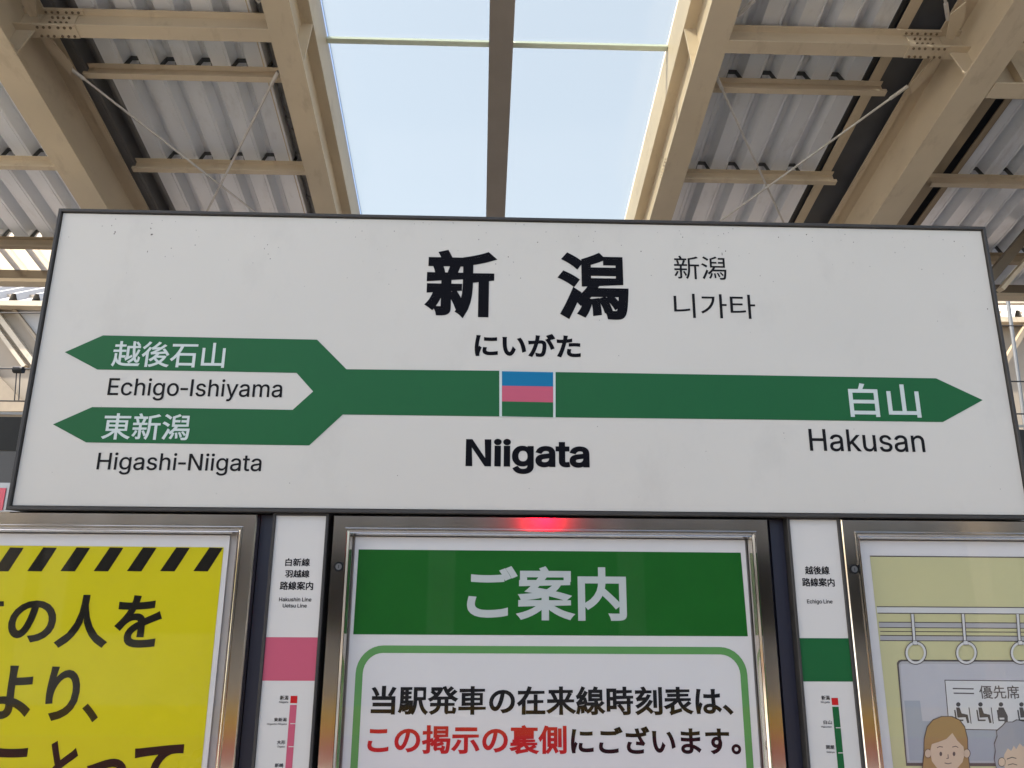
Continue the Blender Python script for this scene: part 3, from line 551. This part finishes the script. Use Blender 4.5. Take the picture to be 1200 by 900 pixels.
wv = [(1051, 777), (1053, 774), (1056, 773), (1400, 774.5), (1400, 899), (1062, 897.5)]
pflat('drawn_window', wv, 'line', t, LZ[3])
pflat('drawn_window', [(1053.2, 779), (1054.5, 776), (1057, 775), (1400, 776.5), (1400, 895), (1063, 894)], 'drawgrey', t, LZ[4])
pflat('drawn_window', [(1055, 780), (1056, 778), (1400, 778), (1400, 893), (1064, 892)], 'lilac', t, LZ[5])
pflat('drawn_window', [(1059.5, 821), (1078, 821), (1081, 845), (1400, 846), (1400, 892.5), (1066, 891.5)], 'bluegrey', t, LZ[6])
pflat('notice_board', [(1106.8, 796.6), (1240, 798), (1240, 857), (1112, 855)], 'line', t, LZ[7]); pflat('notice_board', [(1107.8, 797.6), (1239, 799), (1239, 856), (1112.9, 854)], 'drawpale', t, LZ[8])
pflat('drawn_line', [(1116.5, 806.2), (1141, 806.6), (1141, 808), (1116.6, 807.6)], 'line', t, LZ[9]); pflat('drawn_line', [(1117.5, 811.6), (1141.5, 812), (1141.5, 813.4), (1117.6, 813)], 'line', t, LZ[9])
T('lettering', '優先席', 1147.6, 1194.5, 803.2, 819, 'line', t, LZ[9], bold=.010)
def disc(name, px, py, rx, ry, m, k, n=28, a0=0, a1=360):
    pts = [(px + rx * math.cos(math.radians(a0 + (a1 - a0) * i / (n if a1 - a0 >= 360 else n - 1))), py - ry * math.sin(math.radians(a0 + (a1 - a0) * i / (n if a1 - a0 >= 360 else n - 1)))) for i in range(n)]
    return pflat(name, pts, m, t, LZ[k])
def ring(px, py, ro, ri, m, k, name='drawn_strap_ring'):
    V = [on(px + r * math.cos(2 * math.pi * i / 32), py - r * 1.08 * math.sin(2 * math.pi * i / 32), LZ[k]) for r in (ro, ri) for i in range(32)]
    mesh(name, V, [(i, (i + 1) % 32, 32 + (i + 1) % 32, 32 + i) for i in range(32)], m, t)
for cx_ in (1073.2, 1132.5, 1196.5, 1261):
    pflat('drawn_strap', [(cx_ - 6.2, 719.5), (cx_ - 1.8, 719.5), (cx_ + .6, 753), (cx_ - 3.6, 753)], 'line', t, LZ[9]); pflat('drawn_strap', [(cx_ - 5.4, 719.5), (cx_ - 2.6, 719.5), (cx_ - .2, 753), (cx_ - 2.8, 753)], 'drawpale', t, LZ[10])
    ring(cx_, 765, 12.9, 10.0, 'line', 10); ring(cx_, 765, 12.0, 9.5, 'drawpale', 11)
    pflat('drawn_strap', [(cx_ - 4.2, 750.5), (cx_ + 2, 750.5), (cx_ + 2.6, 756), (cx_ - 3.6, 756)], 'line', t, LZ[11]); pflat('drawn_strap', [(cx_ - 3.4, 751.2), (cx_ + 1.2, 751.2), (cx_ + 1.8, 755.3), (cx_ - 2.8, 755.3)], 'drawpale', t, LZ[12])
for cx_, kind in ((1123, 0), (1149, 1), (1173, 2), (1197, 0)):
    disc('pictogram', cx_, 825.5, 2.6, 2.6, 'picto', 9, 16)
    if kind == 2: pflat('pictogram', [(cx_ - 3, 829), (cx_ + 3, 829), (cx_ + 8, 839), (cx_ + 8, 848), (cx_ + 4, 848), (cx_ + 4, 841), (cx_ - 4, 841)], 'picto', t, LZ[9])
    else: pflat('pictogram', [(cx_ - 2.5, 829), (cx_ + 1.5, 829), (cx_ + 4, 836), (cx_ + 11, 837.5), (cx_ + 13, 847), (cx_ + 10.5, 847.5), (cx_ + 8.5, 840.5), (cx_ - 1, 841)], 'picto', t, LZ[9])
    pflat('pictogram', [(cx_ - 5, 832), (cx_ - 3.4, 832), (cx_ - 1.5, 843.2), (cx_ + 6, 843.2), (cx_ + 6, 845), (cx_ - 3, 845)], 'picto', t, LZ[10])
    if kind < 2: pflat('pictogram', [(cx_ + 12, 829), (cx_ + 13, 829), (cx_ + 15.5, 848), (cx_ + 14.5, 848)], 'picto', t, LZ[10])
# drawn girl
def poly(name, pts, m, k): return pflat(name, pts, m, t, LZ[k])
gh = [(1083, 884), (1083.5, 866), (1087, 852), (1094, 844), (1104, 840), (1115, 840), (1124, 844), (1130, 852), (1133.5, 866), (1134, 884), (1138, 915), (1080, 915)]
poly('drawn_hair', [(x + (.9 if x > 1108 else -.9), y - .9) for x, y in gh], 'line', 10); poly('drawn_hair', gh, 'hair', 11)
for ex in (1087.5, 1133): disc('drawn_ear', ex, 883, 4.4, 5.6, 'line', 11, 18); disc('drawn_ear', ex, 883, 3.6, 4.8, 'skin', 12, 18)
poly('drawn_face', [(1090, 880), (1092, 872), (1100, 869.5), (1109, 866), (1116, 859), (1122, 868), (1129, 875), (1130.5, 884), (1128, 893), (1122, 900), (1110, 904), (1098, 900), (1092, 892)], 'skin', 12)
for ex in (1102.5, 1118): disc('drawn_eye', ex, 883.5, 1.6, 2.6, 'line', 13, 14)
poly('drawn_line', [(1098, 875.8), (1101, 874.4), (1105, 875), (1105, 876), (1101, 875.4), (1098, 876.8)], 'line', 13); poly('drawn_line', [(1116, 875), (1120, 874), (1123, 875.5), (1123, 876.5), (1120, 875), (1116, 876)], 'line', 13)
poly('drawn_line', [(1110.5, 884), (1111.3, 884), (1111.8, 889), (1109, 889.3), (1109, 888.4), (1110.7, 888.2)], 'line', 13); poly('drawn_line', [(1107, 893.6), (1111, 894.6), (1115, 893.6), (1115, 894.6), (1111, 895.6), (1107, 894.6)], 'line', 13)
# drawn grey-haired passenger
ph = [(1168, 900), (1165.5, 890), (1167, 880), (1165.5, 872), (1169, 863), (1168, 857), (1175, 851), (1179, 846.5), (1187, 846.5), (1192, 843.8), (1199, 845.5), (1206, 844.5), (1213, 848), (1222, 855), (1228, 870), (1228, 915), (1168, 915)]
poly('drawn_hair', [(x + (-.9 if x < 1195 else .9), y - .9) for x, y in ph], 'line', 10); poly('drawn_hair', ph, 'greyhair', 11)
disc('drawn_ear', 1174, 893, 4.6, 5.6, 'line', 12, 18); disc('drawn_ear', 1174, 893, 3.8, 4.8, 'skin', 13, 18)
poly('drawn_face', [(1176, 895), (1177, 884), (1181, 877), (1185, 880), (1188, 874), (1191, 878), (1195, 871), (1199, 875), (1203, 869), (1212, 872), (1220, 885), (1220, 915), (1182, 915)], 'skin', 12)
poly('drawn_line', [(1180, 889), (1186, 886.8), (1191, 888.2), (1191, 889.3), (1186, 888), (1180, 890.2)], 'line', 13); poly('drawn_line', [(1181, 896), (1187, 894.5), (1192, 896), (1192, 897), (1187, 895.6), (1181, 897)], 'line', 13)

# ------------------------------------------------------------------ line guide strips between the cases
def guide(label, TLx, TRx, ty, m, rows, rect, stops, jline):
    yy = .010
    X0, X1 = on(TLx, ty, yy).x, on(TRx, ty, yy).x; ZT = on((TLx + TRx) / 2, ty, yy).z
    t = thing('line_guide_panel', label, 'sign panel', ((X0 + X1) / 2, .05, ZLOW), 'line guide panels between the poster cases')
    sweep('frame', 'signframe', t, X0 - .0055, X1 + .0055, ZLOW, ZT + .0055, [(0, .05), (0, yy - .003), (.001, yy - .004), (.0045, yy - .004), (.0055, yy - .003), (.0057, yy + .001)])
    MB().box(X0, X1, yy, .048, ZLOW + .006, ZT).build('face_panel', 'strip', t)
    a_ = yy - .0004
    za, zb = on((TLx + TRx) / 2, rect[0], a_).z, on((TLx + TRx) / 2, rect[1], a_).z
    flat('colour_block', [(X0 + .0002, zb), (X1 - .0002, zb), (X1 - .0002, za), (X0 + .0002, za)], m, t, a_)
    for s_, p, q, r, s2, lat, bd in rows: T('lettering', s_, p, q, r, s2, 'ink', t, a_, bold=bd, latin=lat)
    c_ = on((jline[0] + jline[1]) / 2, jline[2], a_); hw = .0062
    z_ = on(340, jline[2], a_).z; flat('line_marker', [(c_.x - hw, z_ - .0125), (c_.x + hw, z_ - .0125), (c_.x + hw, z_), (c_.x - hw, z_)], 'red', t, a_)
    zq = z_ - .0155; flat('line_bar', [(c_.x - hw, ZLOW + .1), (c_.x + hw, ZLOW + .1), (c_.x + hw, zq), (c_.x - hw, zq)], m, t, a_)
    for s_ in stops: zz = on(340, s_, a_).z; flat('station_tick', [(c_.x - .003, zz - .0007), (c_.x + hw + .001, zz - .0007), (c_.x + hw + .001, zz + .0007), (c_.x - .003, zz + .0007)], 'strip', t, a_ - .0004)
    return t
guide('white line guide panel with a pink block, between the yellow poster and the green notice', 323.9, 382.6, 604.3, 'pink',
      [('白新線', 334.4, 363.5, 654.2, 663.6, False, .024), ('羽越線', 334, 363, 667.8, 677, False, .024), ('路線案内', 327.9, 367, 681.4, 691.4, False, .024), ('Hakushin Line', 327, 365, 700.2, 704.8, True, .016), ('Uetsu Line', 331.3, 359.5, 707.6, 712, True, .016),
       ('新潟', 328, 338, 815, 820.4, False, .02), ('Niigata', 327, 337.8, 821.6, 823.8, True, .008), ('東新潟', 321, 336, 841, 845.6, False, .02), ('Higashi-Niigata', 313, 336, 847.4, 849.4, True, .008), ('大形', 324.5, 334.5, 867.5, 872.3, False, .02), ('Ogata', 325, 333.5, 873.8, 876, True, .008), ('新崎', 322, 332, 894.5, 899.3, False, .02), ('Niizaki', 321, 332, 901, 903, True, .008)],
      (746.9, 797.8), (848, 875, 902), (341, 348.3, 815.5))
guide('white line guide panel with a green block, between the green notice and the illustrated poster', 924.5, 980.2, 609, 'green',
      [('越後線', 943.3, 972.2, 663.4, 673.4, False, .024), ('路線案内', 940, 978, 677.2, 687.4, False, .024), ('Echigo Line', 945.7, 975.6, 702.6, 707.2, True, .016),
       ('新潟', 962.5, 972.3, 815, 820.4, False, .02), ('Niigata', 962, 972.3, 821.7, 823.9, True, .008), ('白山', 965, 974.8, 844, 848.8, False, .02), ('Hakusan', 962.5, 974.8, 850.6, 852.8, True, .008), ('関屋', 968, 977.8, 873.3, 878, False, .02), ('Sekiya', 968.5, 977.8, 880.3, 882.4, True, .008)],
      (747.8, 798.6), (851.5, 881.5), (974.2, 981.5, 815.9))
# support posts and backing
for lab, a_, b_ in (('left of the pink line guide panel', 303.5, 319), ('right of the green notice', 903.5, 919)):
    X0, X1 = on(a_, 640, .03).x, on(b_, 640, .03).x
    t = thing('support_post', 'dark navy steel post ' + lab, 'post', ((X0 + X1) / 2, .08, 0), 'dark posts carrying the sign')
    MB().box(X0, X1, .028, .14, .03, ZB - .012).build('post_body', 'navy', t); MB().box(X0 - .05, X1 + .05, 0.0, .2, .001, .03).build('base_plate', 'navy', t)
MB_ = MB().box(lx1 - W0, rx0 + W0, .075, .10, .70, ZB - .0125).build('backing_board', 'navy'); tag(MB_, 'dark navy backing board behind the poster cases and line guide panels', 'board')

# ------------------------------------------------------------------ beyond the roof
TY = 3.4
def zz(px, py, y): return on(px, py, y).z
def train(label, y0, y1, X0, X1, zs, near):   # zs: bottom, pink0, pink1, win0, win1, top
    t = thing('train', label, 'train', ((X0 + X1) / 2, (y0 + y1) / 2, -1.1))
    yc = (y0 + y1) / 2; hw = (y1 - y0) / 2
    prof = [(-hw, zs[0]), (-hw, zs[5] - .25), (-hw + .1, zs[5] - .08), (-hw + .45, zs[5]), (0, zs[5] + .05), (hw - .45, zs[5]), (hw - .1, zs[5] - .08), (hw, zs[5] - .25), (hw, zs[0])]
    k = len(prof); V = [(x, yc + a_, b_) for x in (X0, X1) for a_, b_ in prof]
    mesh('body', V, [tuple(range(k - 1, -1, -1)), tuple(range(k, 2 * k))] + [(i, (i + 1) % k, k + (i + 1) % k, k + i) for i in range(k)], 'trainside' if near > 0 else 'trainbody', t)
    ys = y0 if near > 0 else y1; d0, d1 = sorted((ys - near * .006, ys - near * .001))
    for nm, mm, a_, b_ in zs[6]: MB().box(X0 + .1, X1 - .1, d0, d1, a_, b_).build(nm, mm, t)
    x = X0 + .6
    while x + 1.5 < X1:
        f = MB().box(x, x + 1.5, *sorted((ys - near * .012, ys - near * .007)), zs[3], zs[4]).build('window', 'trainwin', t)
        x += 1.75
    return t
zb_ = zz(20, 481, TY)
train('grey train with a pink stripe standing at the platform behind the sign', TY, TY + 2.8, -15, 15, (-.9, 0, 0, zz(20, 528, TY), zz(20, 489, TY), zb_, [('lower_panel', 'trainbody', 0.2, zz(20, 566, TY)), ('rain_gutter', 'trainroof', zz(20, 486, TY), zz(20, 483, TY))]), 1)
train('silver train with yellow and pink stripes on the track behind the viewer', -8.3, -5.5, -15, 15, (-.9, 0, 0, 1.0, 1.75, 2.55, [('stripe', 'trainyellow', .16, .40), ('stripe', 'trainpink', -.10, .15)]), -1)
MB().box(-15, on(6, 585, TY).x, TY - .012, TY - .007, zz(5, 598, TY), zz(5, 572, TY)).build('stripe', 'trainpink', [o for o in bpy.data.objects if o.name == 'train'][0])
# overhead line
for lab, py, r in (('upper black overhead wire passing behind the sign', 366.8, .006), ('middle black messenger wire carrying insulators', 432, .009), ('lower black contact wire above the train', 470, .008)):
    a_, b_ = on(20, py, 6.6), on(1190, py + 15, 6.6); d = (b_ - a_); a_ = a_ - d * .6; b_ = b_ + d * .6
    t = tag(MB().tube(a_, b_, r, 6).build('overhead_wire', 'wire'), lab, 'wire', 'overhead wires')
a_ = on(22, 433.5, 6.6); ins = thing('wire_insulator', 'small black insulator hanging with its dropper from the messenger wire left of the sign', 'insulator', a_)
MB().tube(a_ + Vector((-.05, 0, 0)), a_ + Vector((.05, 0, 0)), .04, 10).build('insulator_body', 'wire', ins)
MB().tube(a_ + Vector((-.02, 0, -.02)), on(17, 469, 6.6), .006, 5).tube(a_ + Vector((.02, 0, -.02)), on(22, 469, 6.6), .006, 5).build('dropper', 'wire', ins)
# the next canopy
NY = 14.0
can = thing('neighbouring_canopy', 'cream and tan neighbouring platform canopy sunlit beyond the sign', 'canopy', (0, NY, -1.1))
def fbox(name, m, xa, xb, ya, yb, Y0, Y1, parent=can):
    p, q = on(xa, ya, Y0), on(xb, yb, Y0); return MB().box(min(p.x, q.x), max(p.x, q.x), Y0, Y1, min(p.z, q.z), max(p.z, q.z)).build(name, m, parent)
X0, X1 = -14, 14
def band_(name, m, ya, yb, Y0, Y1, sl=12 / 1180.):
    a_, b_ = on(20, ya, Y0).z, on(20, yb, Y0).z; return MB().box(X0, X1, Y0, Y1, b_, a_).build(name, m, can)

z_a, z_b = on(20, 345, NY + .4).z, on(20, 600, NY + .4).z
MB().box(-30, -8.6, NY + .4, NY + .6, -1.09, z_a).build('wall', 'cladding', can); MB().box(9.2, 30, NY + .4, NY + .6, -1.09, z_a).build('wall', 'cladding', can)
MB().box(-8.59, 9.19, NY + .42, NY + .58, -1.09, z_a).build('added_bounce_blocker', 'navy', can)  # unseen dark wall section, added to cut bounce light on the far beams
for k in range(17): MB().box(-8.5 + k * 1.1, -8.42 + k * 1.1, NY + .36, NY + .419, -1.09, z_a - .01).build('bounce_blocker_post', 'gutter_gap', can)  # posts in front of the added dark section
band_('eave_beam', 'beige', 352, 358, NY, NY + .3); band_('top_beam', 'beige_dark', 322, 330, NY + 3, NY + 3.2)
# its corrugated ceiling, sloping up and away
V, F = [], []; za, zc = on(20, 352, NY).z, on(20, 330, NY + 3).z; n_ = 0
x = X0
prof = []
while x < X1: prof += [(x, 0), (x + .25, 0), (x + .31, .16), (x + .39, .16), (x + .45, 0)]; x += .5
V = [(a_, Y, z_ + b_) for (Y, z_) in ((NY, za), (NY + 3, zc)) for a_, b_ in prof]; k = len(prof)
mesh('deck_sheet', V, [(i, i + 1, k + i + 1, k + i) for i in range(k - 1)], 'pale', can)
def diag(xa, ya, xb, yb, r, m='beige', Y=NY + .3, name='diagonal_brace'):
    a_, b_ = on(xa, ya, Y), on(xb, yb, Y); d = (b_ - a_).normalized(); nn = Vector((0, 1, 0)).cross(d) * r
    V = [p + s_ * nn + Vector((0, y_, 0)) for y_ in (-.06, .06) for p, s_ in ((a_, -1), (b_, -1), (b_, 1), (a_, 1))]
    return MB().add(V, BOXF).build(name, m, can)
diag(-20, 345, 45, 432, .055); diag(-20, 362, 30, 430, .04); diag(15, 360, 50, 405, .03, 'beige_dark')
a_ = [on(14, 361, NY + .35), on(70, 361, NY + .35), on(70, 440, NY + .35)]; mesh('gable_or_shade_panel', [(p.x, p.y, p.z) for p in a_] + [(p.x, p.y + .04, p.z) for p in a_], [(0, 1, 2), (3, 5, 4), (0, 3, 4, 1), (1, 4, 5, 2), (2, 5, 3, 0)], 'pale', can)
a_ = [on(-30, 410, NY + .2), on(38, 482, NY + .2), on(-30, 482, NY + .2)]; mesh('gable_or_shade_panel', [(p.x, p.y, p.z) for p in a_] + [(p.x, p.y + .04, p.z) for p in a_], [(0, 1, 2), (3, 5, 4), (0, 3, 4, 1), (1, 4, 5, 2), (2, 5, 3, 0)], 'beige_dark', can)  # dark triangle paints the diagonal shade on the wall
MB().tube(on(1181, 352, NY - 2), on(1204, 520, NY - 2), .035, 10).build('drain_pipe', 'lockgrey', can); diag(1225, 345, 1165, 445, .05, 'beige_dark', NY)
diag(1165, 352, 1230, 352, .09, 'beige', NY - .5)

kb = thing('knee_brace', 'dark brown steel knee brace slanting under the roof edge right of the sign', 'brace', on(1185, 290, 5.2))
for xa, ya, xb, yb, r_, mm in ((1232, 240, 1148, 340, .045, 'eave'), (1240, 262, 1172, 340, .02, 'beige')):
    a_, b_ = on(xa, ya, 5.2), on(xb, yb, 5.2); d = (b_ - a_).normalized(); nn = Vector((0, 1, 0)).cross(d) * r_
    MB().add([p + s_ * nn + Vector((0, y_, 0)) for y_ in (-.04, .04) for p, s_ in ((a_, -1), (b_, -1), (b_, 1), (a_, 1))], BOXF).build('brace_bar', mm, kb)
# red signal lamp behind the viewer, seen only as the red glow on the case frame
t = thing('signal_lamp', 'red signal lamp on a dark housing hanging over the platform behind the viewer', 'lamp', (.385, -5.0, 2.4))
MB().tube((.385, -5.0, 2.03), (.385, -5.06, 2.03), .036, 20).build('lens', 'redlamp', t); MB().box(.25, .52, -5.2, -5.061, 1.9, 2.4).build('housing', 'black', t); MB().box(.375, .395, -5.14, -5.12, 2.4, 6.3).build('hanger', 'black', t)
